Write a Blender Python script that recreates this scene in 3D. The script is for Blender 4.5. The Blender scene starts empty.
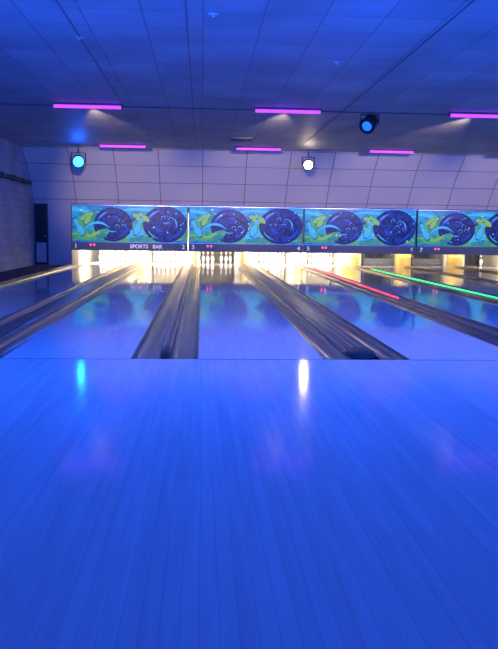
import bpy, bmesh, math, random
from mathutils import Vector, Matrix
random.seed(4)
sc = bpy.context.scene
try:
    sc.view_settings.view_transform = 'Standard'
    sc.view_settings.look = 'None'
except Exception: pass
col = sc.collection

# ------------------------------------------------------------ constants
F = 766.0; CAMH = 1.07
FOUL = 6.33; HEAD = 25.2; MASK = 22.3; ENDY = 27.0
XL, XR = -4.8, 13.6
CEIL = CAMH + 2.15
PAIR = 3.338
LW = 1.054
GA, GB = 0.75, 0.57

# ------------------------------------------------------------ helpers
def mat(name, base=(0.5,0.5,0.5), rough=0.5, metal=0.0, emit=None, estr=0.0, coat=0.0, coat_rough=0.05, spec=0.5):
    m = bpy.data.materials.new(name); m.use_nodes = True
    b = m.node_tree.nodes['Principled BSDF']
    b.inputs['Base Color'].default_value = (*base, 1)
    b.inputs['Roughness'].default_value = rough
    b.inputs['Metallic'].default_value = metal
    b.inputs['Specular IOR Level'].default_value = spec
    b.inputs['Coat Weight'].default_value = coat
    b.inputs['Coat Roughness'].default_value = coat_rough
    if emit:
        b.inputs['Emission Color'].default_value = (*emit, 1)
        b.inputs['Emission Strength'].default_value = estr
    return m
def N(m, t, **kw):
    n = m.node_tree.nodes.new(t)
    for k, v in kw.items(): setattr(n, k, v)
    return n
def L(m, a, b): m.node_tree.links.new(a, b)
def noise_col(m, scale, c1, c2, detail=4, lo=0.35, hi=0.65, stretch=(1,1,1), target='Base Color', also_emit=False, distort=0.0):
    tc = N(m,'ShaderNodeTexCoord'); mp = N(m,'ShaderNodeMapping'); mp.inputs['Scale'].default_value = stretch
    nz = N(m,'ShaderNodeTexNoise'); nz.inputs['Scale'].default_value = scale; nz.inputs['Detail'].default_value = detail
    nz.inputs['Distortion'].default_value = distort
    rp = N(m,'ShaderNodeValToRGB'); rp.color_ramp.elements[0].position = lo; rp.color_ramp.elements[1].position = hi
    rp.color_ramp.elements[0].color = (*c1,1); rp.color_ramp.elements[1].color = (*c2,1)
    L(m,tc.outputs['Object'],mp.inputs['Vector']); L(m,mp.outputs[0],nz.inputs['Vector']); L(m,nz.outputs['Fac'],rp.inputs['Fac'])
    b = m.node_tree.nodes['Principled BSDF']
    L(m,rp.outputs['Color'],b.inputs[target])
    if also_emit: L(m,rp.outputs['Color'],b.inputs['Emission Color'])
    return m

def obj(name, bm, mats=(), parent=None, smooth=False, loc=None):
    me = bpy.data.meshes.new(name); bm.to_mesh(me); bm.free()
    for mm in mats: me.materials.append(mm)
    if smooth:
        for p in me.polygons: p.use_smooth = True
    o = bpy.data.objects.new(name, me); col.objects.link(o)
    if parent: o.parent = parent
    if loc: o.location = loc
    return o
def empty(name, loc=(0,0,0)):
    o = bpy.data.objects.new(name, None); o.location = loc; col.objects.link(o); return o
def box(bm, x0,x1,y0,y1,z0,z1, mi=0):
    vs = [bm.verts.new((x,y,z)) for x in (x0,x1) for y in (y0,y1) for z in (z0,z1)]
    for q in ((0,1,3,2),(4,6,7,5),(0,4,5,1),(2,3,7,6),(0,2,6,4),(1,5,7,3)):
        f = bm.faces.new([vs[i] for i in q]); f.material_index = mi
def lathe(bm, prof, seg=20, c=(0,0,0), mi=0, mifn=None, M=None):
    rings=[]
    for r,z in prof:
        ring=[]
        for i in range(seg):
            a=2*math.pi*i/seg
            v=Vector((r*math.cos(a), r*math.sin(a), z))
            if M: v = M @ v
            ring.append(bm.verts.new(v+Vector(c)))
        rings.append(ring)
    for j in range(len(rings)-1):
        for i in range(seg):
            f=bm.faces.new((rings[j][i],rings[j][(i+1)%seg],rings[j+1][(i+1)%seg],rings[j+1][i]))
            f.smooth=True; f.material_index = mifn(j) if mifn else mi
    f=bm.faces.new(rings[0][::-1]); f.material_index = mifn(0) if mifn else mi
    f=bm.faces.new(rings[-1]); f.material_index = mifn(len(rings)-2) if mifn else mi
def strip(bm, prof, y0, y1, mi=0, nseg=1, closed=False):
    rows=[]
    for k in range(nseg+1):
        y=y0+(y1-y0)*k/nseg
        rows.append([bm.verts.new((x,y,z)) for x,z in prof])
    n=len(prof)
    for k in range(nseg):
        for i in range(n if closed else n-1):
            j=(i+1)%n
            f=bm.faces.new((rows[k][i],rows[k][j],rows[k+1][j],rows[k+1][i])); f.material_index=mi
    if closed:
        f=bm.faces.new(rows[0]); f.material_index=mi
        f=bm.faces.new(rows[-1][::-1]); f.material_index=mi

# ------------------------------------------------------------ materials
def wood(name, c1, c2, mortar, rough, row=0.054, length=1.6, coat=0.0, bump=0.015, grain=(0.9,1.04)):
    m = mat(name, c1, rough, coat=coat)
    tc=N(m,'ShaderNodeTexCoord'); sp=N(m,'ShaderNodeSeparateXYZ'); cb=N(m,'ShaderNodeCombineXYZ')
    L(m,tc.outputs['Object'],sp.inputs[0]); L(m,sp.outputs['Y'],cb.inputs['X']); L(m,sp.outputs['X'],cb.inputs['Y'])
    br=N(m,'ShaderNodeTexBrick'); br.offset=0.37; br.offset_frequency=3
    br.inputs['Color1'].default_value=(*c1,1); br.inputs['Color2'].default_value=(*c2,1); br.inputs['Mortar'].default_value=(*mortar,1)
    br.inputs['Scale'].default_value=1; br.inputs['Brick Width'].default_value=length; br.inputs['Row Height'].default_value=row
    br.inputs['Mortar Size'].default_value=0.0012; br.inputs['Mortar Smooth'].default_value=0.8
    L(m,cb.outputs[0],br.inputs['Vector'])
    nz=N(m,'ShaderNodeTexNoise'); nz.inputs['Scale'].default_value=1.0; nz.inputs['Detail'].default_value=5
    mp=N(m,'ShaderNodeMapping'); mp.inputs['Scale'].default_value=(1.2,30,1)
    L(m,cb.outputs[0],mp.inputs[0]); L(m,mp.outputs[0],nz.inputs['Vector'])
    mr=N(m,'ShaderNodeMapRange'); mr.inputs['From Min'].default_value=0.3; mr.inputs['From Max'].default_value=0.7
    mr.inputs['To Min'].default_value=grain[0]; mr.inputs['To Max'].default_value=grain[1]
    L(m,nz.outputs['Fac'],mr.inputs['Value'])
    mx=N(m,'ShaderNodeMixRGB'); mx.blend_type='MULTIPLY'; mx.inputs['Fac'].default_value=1
    L(m,br.outputs['Color'],mx.inputs['Color1']); L(m,mr.outputs[0],mx.inputs['Color2'])
    b=m.node_tree.nodes['Principled BSDF']; L(m,mx.outputs[0],b.inputs['Base Color'])
    n2=N(m,'ShaderNodeTexNoise'); n2.inputs['Scale'].default_value=0.7; n2.inputs['Detail'].default_value=6
    L(m,tc.outputs['Object'],n2.inputs['Vector'])
    r2=N(m,'ShaderNodeMapRange'); r2.inputs['From Min'].default_value=0.3; r2.inputs['From Max'].default_value=0.7
    r2.inputs['To Min'].default_value=rough*0.85; r2.inputs['To Max'].default_value=rough*1.2
    L(m,n2.outputs['Fac'],r2.inputs['Value']); L(m,r2.outputs[0],b.inputs['Roughness'])
    bp=N(m,'ShaderNodeBump'); bp.inputs['Strength'].default_value=bump; bp.inputs['Distance'].default_value=0.001
    L(m,mr.outputs[0],bp.inputs['Height']); L(m,bp.outputs[0],b.inputs['Normal'])
    return m
M_appr = wood('approach_maple', (0.58,0.56,0.54),(0.52,0.50,0.48),(0.36,0.35,0.34), 0.10)
M_lane = wood('lane_maple', (0.66,0.62,0.58),(0.62,0.58,0.54),(0.5,0.47,0.43), 0.06, row=0.027, length=20)
M_sub  = mat('subfloor_dark',(0.02,0.02,0.025),0.8)
M_gut  = noise_col(mat('gutter_metal',(0.3,0.3,0.3),0.24,0.55), 3,(0.18,0.14,0.11),(0.34,0.28,0.23),stretch=(1,0.2,1))
M_cap  = mat('capping_dark',(0.035,0.035,0.04),0.28,0.0)
M_trimm= mat('aluminium_trim',(0.6,0.6,0.62),0.25,0.9)
M_nose = mat('nose_cover_brown',(0.05,0.035,0.025),0.35)
M_foul = mat('foul_line_black',(0.02,0.02,0.03),0.3)
M_black= mat('black_metal',(0.015,0.015,0.018),0.45)
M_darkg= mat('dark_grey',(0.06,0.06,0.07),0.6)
M_white= mat('white_paint',(0.6,0.59,0.57),0.5)
M_yel  = noise_col(mat('tan_yellow_vinyl',(0.7,0.5,0.2),0.5),4,(0.62,0.38,0.08),(0.78,0.52,0.15))
M_tan  = mat('tan_post',(0.42,0.29,0.12),0.5)
M_pin  = mat('pin_white_glow',(0.9,0.9,0.88),0.25,emit=(1,0.97,0.92),estr=0.55)  # emission stands in for bright deck light on the pins
M_red  = mat('pin_red',(0.6,0.02,0.02),0.3)

M_ceil = mat('ceiling_tile',(0.55,0.56,0.6),0.55)
def grid_mat(m, axes, w, h, c1, c2, mort, ms, off=0.0, bump=0.3, lo=0.75, hi=1.1):
    tc=N(m,'ShaderNodeTexCoord'); sp=N(m,'ShaderNodeSeparateXYZ'); cb=N(m,'ShaderNodeCombineXYZ')
    L(m,tc.outputs['Object'],sp.inputs[0]); L(m,sp.outputs[axes[0]],cb.inputs['X']); L(m,sp.outputs[axes[1]],cb.inputs['Y'])
    br=N(m,'ShaderNodeTexBrick'); br.offset=off
    br.inputs['Color1'].default_value=(*c1,1); br.inputs['Color2'].default_value=(*c2,1); br.inputs['Mortar'].default_value=(*mort,1)
    br.inputs['Scale'].default_value=1; br.inputs['Brick Width'].default_value=w; br.inputs['Row Height'].default_value=h
    br.inputs['Mortar Size'].default_value=ms; br.inputs['Mortar Smooth'].default_value=0.3
    L(m,cb.outputs[0],br.inputs['Vector'])
    b=m.node_tree.nodes['Principled BSDF']
    nz=N(m,'ShaderNodeTexNoise'); nz.inputs['Scale'].default_value=0.9; nz.inputs['Detail'].default_value=5
    L(m,tc.outputs['Object'],nz.inputs['Vector'])
    mr=N(m,'ShaderNodeMapRange'); mr.inputs['From Min'].default_value=0.3; mr.inputs['From Max'].default_value=0.7
    mr.inputs['To Min'].default_value=lo; mr.inputs['To Max'].default_value=hi
    L(m,nz.outputs['Fac'],mr.inputs['Value'])
    mx=N(m,'ShaderNodeMixRGB'); mx.blend_type='MULTIPLY'; mx.inputs['Fac'].default_value=1
    L(m,br.outputs['Color'],mx.inputs['Color1']); L(m,mr.outputs[0],mx.inputs['Color2']); L(m,mx.outputs[0],b.inputs['Base Color'])
    bp=N(m,'ShaderNodeBump'); bp.inputs['Strength'].default_value=bump; bp.inputs['Distance'].default_value=0.01; bp.invert=True
    L(m,br.outputs['Fac'],bp.inputs['Height']); L(m,bp.outputs[0],b.inputs['Normal'])
grid_mat(M_ceil,('X','Y'),0.61,0.61,(0.62,0.64,0.68),(0.52,0.54,0.59),(0.32,0.32,0.36),0.008)
M_cove = mat('cove_panel',(0.84,0.80,0.72),0.6)
M_brick= mat('painted_block_wall',(0.6,0.6,0.6),0.7)
grid_mat(M_brick,('Y','Z'),0.4,0.2,(0.68,0.67,0.66),(0.60,0.59,0.58),(0.40,0.40,0.39),0.008,off=0.5)
M_seam = mat('cove_seam',(0.34,0.28,0.24),0.7)
M_wall = noise_col(mat('plain_wall',(0.4,0.4,0.42),0.8),2,(0.32,0.32,0.34),(0.42,0.42,0.44))

# ------------------------------------------------------------ room shell
bm=bmesh.new()
box(bm,XL,XR,-4,FOUL,-0.3,0,0)
box(bm,XL,XR,FOUL,ENDY+0.6,-0.4,-0.3,1)
obj('floor',bm,[M_appr,M_sub])
bm=bmesh.new(); box(bm,XL,XR,-4,ENDY+0.6,CEIL,CEIL+0.1); obj('ceiling',bm,[M_ceil])
bm=bmesh.new(); box(bm,XL-0.15,XL,-4,ENDY+0.6,-0.4,CEIL+0.1); obj('wall_left',bm,[M_brick])
bm=bmesh.new(); box(bm,XR,XR+0.15,-4,ENDY+0.6,-0.4,CEIL+0.1); obj('wall_right',bm,[M_brick])
bm=bmesh.new(); box(bm,XL,XR,ENDY+0.6,ENDY+0.75,-0.4,CEIL+0.1); obj('wall_far',bm,[M_wall])
bm=bmesh.new(); box(bm,XL,XR,-4.15,-4,-0.4,CEIL+0.1); obj('wall_near',bm,[M_wall])

MX0=-3.623
bm=bmesh.new(); box(bm,XL,MX0-0.10,MASK+0.05,MASK+0.2,-0.3,1.80); obj('wall_end',bm,[M_white])

# curved cove above the masks
cy0,cz0=20.8,CEIL-0.003; cy1,cz1=MASK+0.0,1.78
def cove_pt(t):
    a=t*math.pi/2
    y=cy0+(cy1-cy0)*math.sin(a)**0.95 if a>0 else cy0
    z=cz1+(cz0-cz1)*math.cos(a)
    yl=cy0+(cy1-cy0)*t; zl=cz0+(cz1-cz0)*t
    k=0.22
    return y*k+yl*(1-k), z*k+zl*(1-k)
bm=bmesh.new()
ns=24
pts=[cove_pt(i/ns) for i in range(ns+1)]
rows=[]
for x in (XL,XR):
    rows.append([bm.verts.new((x,y,z)) for y,z in pts])
for i in range(ns):
    f=bm.faces.new((rows[0][i],rows[0][i+1],rows[1][i+1],rows[1][i])); f.smooth=True
def seam_v(x,w=0.011):
    a=[bm.verts.new((x-w,y-0.008,z-0.004)) for y,z in pts]; b=[bm.verts.new((x+w,y-0.008,z-0.004)) for y,z in pts]
    for i in range(ns):
        f=bm.faces.new((a[i],a[i+1],b[i+1],b[i])); f.material_index=1
x=XL+0.05
while x<XR:
    seam_v(x); x+=1.19
for t in (0.02,0.33,0.63,0.93):
    y,z=cove_pt(t); box(bm,XL,XR,y-0.012,y+0.0,z-0.012,z+0.008,1)
obj('cove_panelling',bm,[M_cove,M_seam])

bm=bmesh.new()
box(bm,XL+0.012,XL+0.09,9.0,MASK-0.3,2.26,2.36,0)
for i in range(12):
    y=9.3+i*1.05; box(bm,XL+0.012,XL+0.10,y,y+0.05,2.24,2.38,0)
obj('cable_trunking',bm,[M_darkg])
bm=bmesh.new()
box(bm,XL+0.012,-3.75,FOUL+0.01,MASK-0.02,-0.3,0.02,0)
box(bm,-3.80,-3.745,FOUL+0.01,MASK-0.02,-0.3,0.05,1)
obj('side_walkway',bm,[mat('walkway_carpet',(0.05,0.05,0.07),0.9),M_cap])
d=empty('door_1',(0,0,0))
bm=bmesh.new(); box(bm,-4.72,-4.42,MASK-0.0,MASK+0.04,0.03,1.72); obj('leaf',bm,[M_black],d)
bm=bmesh.new()
box(bm,-4.76,-4.72,MASK-0.015,MASK+0.04,0.03,1.76); box(bm,-4.42,-4.38,MASK-0.015,MASK+0.04,0.03,1.76); box(bm,-4.72,-4.42,MASK-0.015,MASK+0.04,1.72,1.76)
obj('frame',bm,[M_darkg],d)
bm=bmesh.new(); box(bm,-4.71,-4.43,MASK-0.01,MASK+0.0,0.1,0.66); obj('lower_panel',bm,[mat('door_panel',(0.6,0.58,0.56),0.5)],d)
bm=bmesh.new(); lathe(bm,[(0.02,0),(0.02,0.05)],10,M=Matrix.Rotation(math.pi/2,4,'X'),c=(-4.46,MASK,0.85)); obj('handle',bm,[M_trimm],d)

# ------------------------------------------------------------ lanes & gutters
lanes=[]; x=-0.02-GB-LW-GA-LW; X0=x; gaps=[]
for i in range(10):
    lanes.append(x)
    g=GA if i%2==0 else GB
    gaps.append((x+LW,x+LW+g)); x+=LW+g
M_arrow=mat('lane_arrow',(0.3,0.2,0.12),0.2)
LEND=26.1
for i,x0 in enumerate(lanes):
    bm=bmesh.new()
    box(bm,x0,x0+LW,FOUL+0.0,LEND,-0.3,0.0,0)
    box(bm,x0,x0+LW,FOUL+0.0,FOUL+0.012,0.0,0.0015,1)
    for k in range(7):
        ax=x0+LW*(k+1)/8; ay=FOUL+4.0+1.2*(1-abs(k-3)/3)
        v=[bm.verts.new(p) for p in ((ax-0.015,ay,0.0012),(ax+0.015,ay,0.0012),(ax,ay+0.12,0.0012))]
        f=bm.faces.new(v); f.material_index=2
    obj('bowling_lane',bm,[M_lane,M_foul,M_arrow])
def gutter_prof(xa,xb,depth=0.09,n=12):
    c=(xa+xb)/2; r=(xb-xa)/2
    return [(c-r*math.cos(math.pi*k/n), -0.004-depth*math.sin(math.pi*k/n)) for k in range(n+1)]
GE=24.7
def gutter_set(xa,xb,idx):
    p=empty('gutter_channel',((xa+xb)/2,FOUL,0)); ox=-(xa+xb)/2
    gw=0.25
    xa+=0.003; xb-=0.003
    def mk(name,mats,fn,smooth=False):
        bm=bmesh.new(); fn(bm)
        bmesh.ops.translate(bm,verts=bm.verts,vec=(ox,-FOUL,0))
        o=obj(name,bm,mats,p,smooth); return o
    def chan(bm):
        strip(bm,gutter_prof(xa+0.004,xa+gw),FOUL+0.03,GE-0.3)
        strip(bm,gutter_prof(xb-gw,xb-0.004),FOUL+0.03,GE-0.3)
    mk('channels',[M_gut],chan,True)
    def ends(bm):
        box(bm,xa,xb,FOUL+0.002,FOUL+0.03,-0.3,-0.002)
    mk('end_plate',[M_cap],ends)
    ca,cb=xa+gw,xb-gw; w=cb-ca
    def cap(bm):
        h=0.028; e=min(0.03,w*0.3)
        strip(bm,[(ca,-0.1),(ca,0.006),(ca+e*0.4,h*0.8),(ca+e,h),(cb-e,h),(cb-e*0.4,h*0.8),(cb,0.006),(cb,-0.1)],FOUL+0.35,GE-0.3,closed=True)
    mk('capping',[M_cap],cap)
    def rails(bm):
        for q in (ca,cb):
            box(bm,q-0.006,q+0.006,FOUL+0.35,GE-0.3,-0.01,0.024)
        for q in (xa+0.004,xb-0.004):
            box(bm,q-0.004,q+0.004,FOUL+0.03,GE-0.3,-0.02,0.0015)
        if w>0.15:
            for q in (ca+w*0.36,cb-w*0.36):
                box(bm,q-0.005,q+0.005,FOUL+0.5,GE-0.3,0.024,0.032)
    mk('metal_rails',[M_trimm],rails)
    def nose(bm):
        hw=w/2+0.015; cx=(ca+cb)/2; nst=10; rows=[]
        for k in range(nst+1):
            t=k/nst; y=FOUL+0.10+0.36*t
            s=math.sqrt(max(0.0,1-(1-min(t*1.6,1))**2)); s=max(s,0.05)
            ring=[]
            for j in range(13):
                a=math.pi*j/12
                ring.append(bm.verts.new((cx-hw*s*math.cos(a),y,-0.01+0.048*s*math.sin(a)**0.6)))
            rows.append(ring)
        for k in range(nst):
            for j in range(12):
                bm.faces.new((rows[k][j],rows[k][j+1],rows[k+1][j+1],rows[k+1][j]))
        bm.faces.new(rows[-1][::-1]); bm.faces.new(rows[0])
    mk('nose_cover',[M_nose],nose,True)
    def bed(bm): box(bm,xa,xb,FOUL+0.03,GE-0.3,-0.3,-0.2)
    mk('bed',[M_sub],bed)
    return p
for i,(a,b) in enumerate(gaps[:9]): gutter_set(a,b,i)
p=empty('gutter_channel',(-3.5,FOUL,0))
bm=bmesh.new(); strip(bm,gutter_prof(X0-0.275,X0-0.005),FOUL+0.03,GE-0.3); bmesh.ops.translate(bm,verts=bm.verts,vec=(3.5,-FOUL,0)); obj('channels',bm,[M_gut],p,True)
bm=bmesh.new(); box(bm,X0-0.28,X0-0.003,FOUL,FOUL+0.03,-0.3,-0.002); bmesh.ops.translate(bm,verts=bm.verts,vec=(3.5,-FOUL,0)); obj('end_plate',bm,[M_cap],p)

def light_streak(xc,y0,y1,c,s):  # emissive strips drawing the coloured light streaks along the gutters
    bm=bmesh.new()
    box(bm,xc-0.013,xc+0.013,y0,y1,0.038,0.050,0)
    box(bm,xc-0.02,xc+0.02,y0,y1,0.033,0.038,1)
    obj('gutter_light_streak',bm,[mat('streak_glow',c,0.4,emit=c,estr=s),M_trimm])
light_streak((gaps[4][0]+gaps[4][1])/2-0.03,8.5,21.5,(0.02,0.9,0.20),3)
light_streak((gaps[3][0]+gaps[3][1])/2,12.0,21.5,(1.0,0.03,0.10),3)  # red reflection streak drawn as a glowing strip

# ------------------------------------------------------------ pins
prof=[(0.026,0),(0.0285,0.004),(0.036,0.03),(0.050,0.07),(0.0605,0.114),(0.058,0.15),(0.045,0.19),(0.031,0.225),(0.0235,0.25),(0.0235,0.262),(0.025,0.285),(0.030,0.32),(0.0323,0.345),(0.029,0.365),(0.018,0.378),(0.004,0.381)]
def pins(xc,which):
    bm=bmesh.new(); n=0
    for r in range(4):
        for k in range(r+1):
            n+=1
            if n not in which: continue
            px=xc+(k-r/2)*0.305; py=HEAD+r*0.264
            lathe(bm,prof,14,(px,py,0.0015),mifn=lambda j:1 if j in (7,9) else 0)
    obj('bowling_pins',bm,[M_pin,M_red])
ALL=set(range(1,11))
racks={0:ALL,1:ALL,2:ALL-{1,3,5},3:ALL,4:ALL,7:{7,10,4},8:ALL}
for i,w in racks.items(): pins(lanes[i]+LW/2,w)

# ------------------------------------------------------------ pit housings
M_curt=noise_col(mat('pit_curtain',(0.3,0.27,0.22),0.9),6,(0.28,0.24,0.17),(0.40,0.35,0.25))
M_kick=mat('kickback_panel',(0.5,0.46,0.38),0.6)
def kick(xa,xb,i):
    c=(xa+xb)/2
    bm=bmesh.new()
    box(bm,xa+0.03,xb-0.03,GE+0.05,ENDY,-0.3,1.6,0)
    box(bm,c-0.05,c+0.05,MASK+0.121,GE+0.05,0.48,1.6,0)
    r=0.25 if i>=4 else 0.13
    lathe(bm,[(r*0.96,-0.29),(r,-0.27),(r,0.25),(r*1.06,0.28),(r*1.06,0.33),(r,0.36),(r,1.0),(r*0.9,1.1)],22,(c,GE-0.0,0),mi=1)
    obj('kickback_divider',bm,[M_kick,M_yel if i>=4 else M_tan])
for i,(a,b) in enumerate(gaps[:9]): kick(a,b,i)
bm=bmesh.new(); box(bm,X0-0.5,X0-0.28,MASK+0.25,ENDY,-0.3,1.6,0); obj('kickback_divider',bm,[M_kick,M_yel])

PY=GE-24.2
def pinsetter(i, lit, sweep):
    xa=lanes[i]; xb=xa+LW; c=(xa+xb)/2
    p=empty('pinsetter',(c,25+PY,0))
    def mk(name,mats,fn):
        bm=bmesh.new(); fn(bm); bmesh.ops.translate(bm,verts=bm.verts,vec=(-c,-25,0)); return obj(name,bm,mats,p)
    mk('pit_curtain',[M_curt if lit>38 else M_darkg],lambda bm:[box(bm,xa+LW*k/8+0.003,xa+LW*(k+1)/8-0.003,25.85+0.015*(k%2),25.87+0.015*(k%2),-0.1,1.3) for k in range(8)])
    mk('top_housing',[M_darkg],lambda bm:(box(bm,xa+0.0,xb,24.4,25.7,1.15,1.55),box(bm,xa+0.1,xb-0.1,24.5,25.5,0.85,1.15)))
    mk('pin_deck_rails',[M_trimm],lambda bm:[box(bm,xa+0.15+k*0.18,xa+0.17+k*0.18,24.6,25.5,0.80,0.85) for k in range(5)])
    if sweep:
        def sw(bm):
            box(bm,xa+0.03,xb-0.03,24.25,24.29,0.03,0.24,0)
            box(bm,xa+0.03,xb-0.03,24.235,24.25,0.10,0.115,1)
            for q in (xa+0.05,xb-0.09): box(bm,q,q+0.04,24.29,24.35,0.1,0.9,0)
        mk('sweep_board',[M_darkg,M_trimm],sw)
    LY=23.35
    def tube(bm):
        box(bm,xa+0.08,xb-0.08,LY-0.13,LY-0.03,0.80,0.84)
    mk('deck_lamp_housing',[M_darkg],tube)
    li=bpy.data.lights.new('deck_lamp','AREA'); li.shape='RECTANGLE'; li.size=0.9; li.size_y=0.12
    li.energy=lit; li.color=(1.0,0.92,0.82)
    lo=bpy.data.objects.new('deck_lamp',li); col.objects.link(lo); lo.parent=p
    lo.location=(0,LY-25,0.78)
    lo.rotation_euler=(math.radians(64),0,0)
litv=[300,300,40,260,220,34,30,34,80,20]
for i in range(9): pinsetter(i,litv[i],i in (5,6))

# ------------------------------------------------------------ mask units (graphics)
def art(name,c,s=0.75,c2=None,scale=3,d=0.5,st=(1,1,1)):
    m=mat(name,c,0.35,emit=c,estr=s)
    if c2: noise_col(m,scale,c,c2,detail=3,lo=0.42,hi=0.58,also_emit=True,distort=d,stretch=st)
    return m
A_bg =art('art_teal',(0.008,0.12,0.34),0.7,(0.02,0.30,0.46),2.2,1.2)
A_grn=art('art_green',(0.02,0.22,0.20),0.65,(0.08,0.38,0.12),3,1.0)
A_lim=art('art_lime',(0.20,0.44,0.08),0.7)
A_cya=art('art_cyan',(0.05,0.42,0.62),0.7)
A_nav=art('art_navy',(0.002,0.004,0.045),0.8,(0.006,0.025,0.20),3.5,3.0)
A_blu=art('art_blue',(0.01,0.05,0.36),0.7)
A_lbl=art('art_light_blue',(0.08,0.32,0.70),0.7)
A_wht=art('art_white',(0.6,0.75,0.8),0.7)
A_edge=art('art_outline',(0.003,0.006,0.05),0.5)
AM=[A_bg,A_grn,A_lim,A_cya,A_nav,A_blu,A_lbl,A_wht,A_edge]
Z0=0.70; HH=1.03
M_num=mat('sign_white',(0.8,0.8,0.8),0.5,emit=(0.9,0.9,1.0),estr=0.4)
M_strip=mat('mask_lower_strip',(0.07,0.07,0.11),0.4,emit=(0.05,0.06,0.14),estr=0.5)
M_ind=mat('indicator_red',(1,0.05,0.1),0.3,emit=(1,0.06,0.15),estr=3)
def text(s,size,loc,parent,m):
    cu=bpy.data.curves.new('t','FONT'); cu.body=s; cu.size=size; cu.extrude=0.003; cu.align_x='CENTER'; cu.align_y='CENTER'; cu.offset=0.004
    o=bpy.data.objects.new('t',cu); col.objects.link(o)
    bpy.context.view_layer.update()
    dg=bpy.context.evaluated_depsgraph_get(); me=bpy.data.meshes.new_from_object(o.evaluated_get(dg))
    bpy.data.objects.remove(o)
    n=bpy.data.objects.new('lettering',me); me.materials.clear(); me.materials.append(m); col.objects.link(n)
    n.parent=parent; n.location=loc; n.rotation_euler=(math.pi/2,0,0)
def mask_unit(k):
    x0=-3.72+PAIR*k; W=PAIR-0.02
    p=empty('masking_unit',(x0,MASK,0))
    bm=bmesh.new()
    box(bm,0.0,W,0.0,0.12,Z0-0.24,1.78,0)
    obj('casing',bm,[M_black],p)
    bm=bmesh.new(); lay=[0]
    def poly(pts,mi):
        lay[0]+=1; y=-0.004-0.0006*lay[0]
        cl=[(min(max(a,0.02),W-0.02),min(max(b,0.0),HH)) for a,b in pts]
        q=[]
        for c in cl:
            if not q or (abs(q[-1][0]-c[0])+abs(q[-1][1]-c[1]))>1e-4: q.append(c)
        if len(q)>1 and abs(q[0][0]-q[-1][0])+abs(q[0][1]-q[-1][1])<1e-4: q.pop()
        if len(q)<3: return
        f=bm.faces.new([bm.verts.new((a,y,Z0+b)) for a,b in q]); f.material_index=mi
    def ell(cx,cy,rx,ry,mi,rot=0,n=36):
        poly([(cx+rx*math.cos(t)*math.cos(rot)-ry*math.sin(t)*math.sin(rot), cy+rx*math.cos(t)*math.sin(rot)+ry*math.sin(t)*math.cos(rot)) for t in [2*math.pi*i/n for i in range(n)]],mi)
    def arc(cx,cy,r,w,a0,a1,mi,n=18):
        o=[];i2=[]
        for i in range(n+1):
            t=i/n; a=math.radians(a0+(a1-a0)*t); ww=w*math.sin(math.pi*min(max(t,0.04),0.96))
            o.append((cx+(r+ww/2)*math.cos(a),cy+(r+ww/2)*math.sin(a))); i2.append((cx+(r-ww/2)*math.cos(a),cy+(r-ww/2)*math.sin(a)))
        poly(o+i2[::-1],mi)
    def wave(y0,amp,th,mi,ph,fr):
        t=[(W*i/40) for i in range(41)]
        poly([(a,y0+amp*math.sin(fr*a+ph)) for a in t]+[(a,y0-th+amp*math.sin(fr*a+ph+0.5)) for a in t[::-1]],mi)
    def pinshape(cx,cy,s,rot,mi):
        pr=[(r*1.25,z) for r,z in prof]
        pl=[(r,z-0.19) for r,z in pr]+[(-r,z-0.19) for r,z in pr[::-1]]
        poly([(cx+s*(a*math.cos(rot)-b*math.sin(rot)),cy+s*(a*math.sin(rot)+b*math.cos(rot))) for a,b in pl],mi)
    poly([(0,0),(W,0),(W,HH),(0,HH)],0)
    wave(0.24,0.10,0.28,1,0.4,2.4); wave(0.92,0.06,0.07,3,2.0,3.0); wave(0.18,0.07,0.04,2,1.0,3.3)
    ell(0.45,0.62,0.38,0.20,1,0.5); ell(0.40,0.72,0.16,0.06,2,0.6)
    ell(2.02,0.45,0.28,0.22,1,-0.3); ell(1.78,0.25,0.35,0.10,3,0.2)
    for bi,(cx,cy,rx,ry) in enumerate(((1.18,0.50,0.52,0.45),(2.66,0.52,0.60,0.49))):
        ell(cx,cy,rx+0.03,ry+0.03,8); ell(cx,cy,rx,ry,4)
        def sarc(r,w,a0,a1,mi,n=18):
            o=[];i2=[]
            for i in range(n+1):
                t=i/n; a=math.radians(a0+(a1-a0)*t); ww=w*math.sin(math.pi*min(max(t,0.04),0.96))
                o.append((cx+rx*(r+ww/2)*math.cos(a),cy+ry*(r+ww/2)*math.sin(a))); i2.append((cx+rx*(r-ww/2)*math.cos(a),cy+ry*(r-ww/2)*math.sin(a)))
            poly(o+i2[::-1],mi)
        sarc(0.82,0.16,95,180,5); sarc(0.84,0.07,110,155,6)
        sarc(0.82,0.12,290,350,5); sarc(0.88,0.06,200,250,3)
        if bi:
            sarc(0.45,0.16,190,260,5); sarc(0.55,0.07,-20,50,6)
        else:
            sarc(0.5,0.18,20,110,5); sarc(0.45,0.06,220,300,3)
        for dx,dy in (((-0.05,0.19),(0.16,0.16),(0.08,0.02)) if bi else ((0.22,0.10),(0.30,-0.04),(0.12,-0.05))):
            ell(cx+dx,cy+dy,0.062,0.05,6); ell(cx+dx,cy+dy-0.008,0.05,0.04,8)
    ell(0.80,0.20,0.30,0.13,1,0.5); ell(0.66,0.22,0.16,0.04,2,0.5)
    ell(1.92,0.70,0.20,0.07,2,-0.5)
    for cx,cy,s,r,mi in ((0.22,0.42,1.5,0.5,3),(0.50,0.68,1.2,-0.6,2),(1.90,0.46,1.5,-0.35,3),(2.06,0.72,1.1,0.9,2)):
        pinshape(cx,cy,s,r,8); pinshape(cx,cy,s*0.9,r,mi)
    arc(0.75,0.1,0.45,0.07,40,150,3); arc(1.6,0.9,0.3,0.06,180,330,8)
    rr=random.Random(k)
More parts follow.
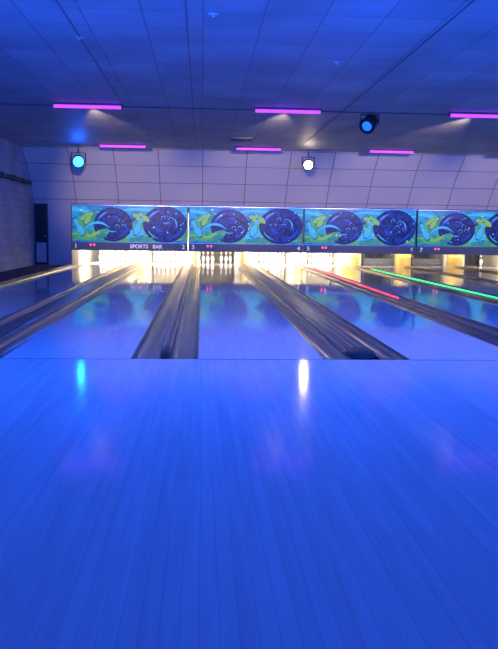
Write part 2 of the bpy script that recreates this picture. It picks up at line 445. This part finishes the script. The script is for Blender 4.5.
    for j in range(26):
        cx=rr.uniform(0.1,W-0.1); cy=rr.uniform(0.08,HH-0.06); s=rr.uniform(0.012,0.028)
        poly([(cx-s,cy),(cx,cy+s),(cx+s,cy),(cx,cy-s)],rr.choice([7,2,6,3]))
    obj('artwork',bm,AM,p)
    bm=bmesh.new(); box(bm,0.0,W,-0.07,0.0,Z0-0.24,Z0-0.015,0); box(bm,0,W,-0.075,0.0,Z0-0.012,Z0+0.004,1)
    box(bm,0,W,-0.075,0.0,1.735,1.755,1); 
    obj('lower_strip',bm,[M_strip,M_trimm],p)
    text(str(2*k+1),0.17,(0.13,-0.076,Z0-0.12),p,M_num); text(str(2*k+2),0.17,(W-0.13,-0.076,Z0-0.12),p,M_num)
    if k==0: text('SPORTS   BAR',0.15,(W*0.64,-0.076,Z0-0.12),p,M_num)
    bm=bmesh.new()
    for q in (0.55,0.65): lathe(bm,[(0.028,0),(0.028,0.01)],12,M=Matrix.Rotation(math.pi/2,4,'X'),c=(q,-0.07,Z0-0.08))
    obj('ball_indicator',bm,[M_ind],p)
for k in range(5): mask_unit(k)

# ------------------------------------------------------------ ceiling tubes
M_tube=mat('uv_tube',(0.5,0.1,0.8),0.4,emit=(0.50,0.06,0.90),estr=1.6)
def tube(xc,yc,ln=1.15,cove=0):
    p=empty('blacklight_tube_fixture',(xc,yc,CEIL))
    bm=bmesh.new(); box(bm,-ln/2-0.03,ln/2+0.03,-0.02,0.02,-0.03,-0.001)
    box(bm,-ln/2-0.03,-ln/2,-0.02,0.02,-0.085,-0.03); box(bm,ln/2,ln/2+0.03,-0.02,0.02,-0.085,-0.03)
    obj('batten',bm,[M_darkg],p)
    bm=bmesh.new(); lathe(bm,[(0.029,-ln/2),(0.029,ln/2)],14,M=Matrix.Rotation(math.pi/2,4,'Y'),c=(0,0,-0.065)); obj('tube',bm,[M_tube],p)
    if cove:  # spot added out of sight behind the tube to brighten the cove
        li=bpy.data.lights.new('added_cove_wash','SPOT'); li.energy=cove; li.color=(1.0,0.72,0.54); li.spot_size=math.radians(34); li.spot_blend=0.9; li.shadow_soft_size=0.02
        lo=bpy.data.objects.new('added_cove_wash',li); col.objects.link(lo); lo.parent=p; lo.location=(0,0.12,-0.10)
        lo.rotation_euler=Vector((0,22.0-yc,2.15-CEIL+0.1)).to_track_quat('-Z','Y').to_euler()
R1,R2=13.7,20.0
for k in range(-1,4):
    if -1.98+3.47*k>XL+0.6: tube(-1.98+3.47*k+0.0,R1,cove=900)
for k in range(-1,5):
    xx=-2.02+3.46*k
    if xx>XL+0.6 : tube(xx,R2)
bm=bmesh.new()
box(bm,XL,XR,R1+0.25,R1+0.275,CEIL-0.02,CEIL-0.001)
obj('ceiling_cable_track',bm,[M_darkg])
M_cond=mat('conduit',(0.2,0.2,0.22),0.5)
for X in (-1.39,-0.17,2.5):
    bm=bmesh.new(); box(bm,X-0.007,X+0.007,4,R1+0.2 if X<-1 else 20.2,CEIL-0.01,CEIL-0.001)
    obj('ceiling_conduit',bm,[M_cond])
for X,Y in ((-1.4,9.1),(0.1,8.0),(1.7,10.0)):
    bm=bmesh.new(); lathe(bm,[(0.045,-0.012),(0.05,-0.001)],20,(X,Y,CEIL)); lathe(bm,[(0.010,-0.03),(0.015,-0.025),(0.01,-0.012)],12,(X,Y,CEIL))
    obj('sprinkler_head',bm,[M_white])
bm=bmesh.new(); box(bm,0.65,1.15,18.0,18.4,CEIL-0.04,CEIL-0.001); 
for j in range(5): box(bm,0.68,1.12,18.03+0.075*j,18.06+0.075*j,CEIL-0.05,CEIL-0.04)
obj('ceiling_vent',bm,[M_darkg])

# ------------------------------------------------------------ stage lamps
def par_can(loc,tgt,c,estr,power,s=1.0,name='stage_spotlight',top=CEIL,lens=0.8,spot=70):
    p=empty(name,loc)
    head=empty('head',(0,0,0)); head.parent=p
    dvec=(Vector(tgt)-Vector(loc)).normalized(); head.rotation_euler=dvec.to_track_quat('-Z','Y').to_euler()
    bm=bmesh.new()
    lathe(bm,[(0.02*s,0.17*s),(0.07*s,0.16*s),(0.10*s,0.10*s),(0.115*s,0.0),(0.115*s,-0.10*s),(0.128*s,-0.105*s),(0.128*s,-0.125*s),(0.10*s,-0.125*s),(0.10*s,-0.10*s)],24)
    for a in range(6):
        t=a*math.pi/3; box(bm,0.11*s*math.cos(t)-0.006,0.11*s*math.cos(t)+0.006,0.11*s*math.sin(t)-0.006,0.11*s*math.sin(t)+0.006,0.0,0.12*s)
    obj('can',bm,[M_black],head)
    bm=bmesh.new(); lathe(bm,[(0.10*s*lens,-0.122*s),(0.06*s*lens,-0.135*s),(0.01*s*lens,-0.14*s)],20)
    obj('lens',bm,[mat('lens_glow',c,0.3,emit=c,estr=estr)],head)
    bm=bmesh.new(); h=top-loc[2]
    box(bm,-0.15*s,-0.135*s,-0.015,0.015,-0.02,min(0.17*s,h-0.02)); box(bm,0.135*s,0.15*s,-0.015,0.015,-0.02,min(0.17*s,h-0.02))
    box(bm,-0.15*s,0.15*s,-0.015,0.015,min(0.17*s,h-0.02),min(0.17*s,h-0.02)+0.015)
    box(bm,-0.012,0.012,-0.012,0.012,min(0.17*s,h-0.02),h-0.001)
    obj('yoke',bm,[M_black],p)
    if power:
        li=bpy.data.lights.new('beam','SPOT'); li.energy=power; li.color=c; li.spot_size=math.radians(spot); li.spot_blend=0.8; li.shadow_soft_size=0.05*s
        lo=bpy.data.objects.new('beam',li); col.objects.link(lo); lo.parent=head; lo.location=(0,0,-0.16*s)
    return p
par_can((-3.22,20.55,2.80),(-0.5,0,1.0),(0.005,0.10,1.0),34,40,1.3,lens=1.12)
par_can((2.80,20.55,2.83),(0.8,0,1.0),(1.0,0.78,0.52),18,16,1.15,lens=1.0)
par_can((3.05,R1+0.5,3.06),(0.0,10,0.0),(0.02,0.20,1.0),1.1,0,1.15)

# unseen blue wash fixtures added above the approach to light it
BL=(0.010,0.10,1.0)
for k in range(6):
    X=-3.2+3.0*k
    p=empty('added_blue_wash',(X,5.3,CEIL))
    bm=bmesh.new(); box(bm,-0.6,0.6,-0.1,0.1,-0.08,-0.001); box(bm,-0.62,-0.6,-0.11,0.11,-0.1,-0.001); box(bm,0.6,0.62,-0.11,0.11,-0.1,-0.001)
    obj('housing',bm,[M_black],p)
    li=bpy.data.lights.new('lamp','AREA'); li.shape='RECTANGLE'; li.size=1.15; li.size_y=0.18; li.energy=320; li.color=BL
    lo=bpy.data.objects.new('lamp',li); col.objects.link(lo); lo.parent=p; lo.location=(0,0,-0.09); lo.rotation_euler=(math.radians(38),0,0)
for k in range(5):  # uplights added behind the camera to light the ceiling blue
    X=-3+3.6*k
    p=empty('added_blue_uplight',(X,-1.5,0))
    bm=bmesh.new(); lathe(bm,[(0.12,0.0),(0.12,0.02),(0.03,0.03),(0.03,1.2),(0.10,1.25),(0.13,1.45),(0.12,1.46)],18)
    obj('stand',bm,[M_black],p)
    li=bpy.data.lights.new('lamp','SPOT'); li.energy=5200; li.color=(0.035,0.12,1.0); li.spot_size=math.radians(54); li.spot_blend=1.0; li.shadow_soft_size=0.1
    lo=bpy.data.objects.new('lamp',li); col.objects.link(lo); lo.parent=p; lo.location=(0,0,1.52)
    lo.rotation_euler=(math.radians(111),0,0)

w=bpy.data.worlds.new('world'); sc.world=w; w.use_nodes=True
w.node_tree.nodes['Background'].inputs[0].default_value=(0.01,0.02,0.08,1); w.node_tree.nodes['Background'].inputs[1].default_value=0.3

# ------------------------------------------------------------ camera
cd=bpy.data.cameras.new('camera'); cam=bpy.data.objects.new('camera',cd); col.objects.link(cam)
cd.sensor_fit='VERTICAL'; cd.sensor_height=36; cd.lens=F*36/649; cd.clip_end=100
yaw=math.atan(48/F); pit=math.atan(93.5/F)
fw=Vector((math.sin(yaw)*math.cos(pit),math.cos(yaw)*math.cos(pit),-math.sin(pit)))
rt=Vector((math.cos(yaw),-math.sin(yaw),0)); up=rt.cross(fw)
R=Matrix((rt,up,-fw)).transposed().to_4x4()
cam.matrix_world=Matrix.Translation((0,0,CAMH)) @ R @ Matrix.Rotation(math.radians(0.8),4,'Z')
sc.camera=cam
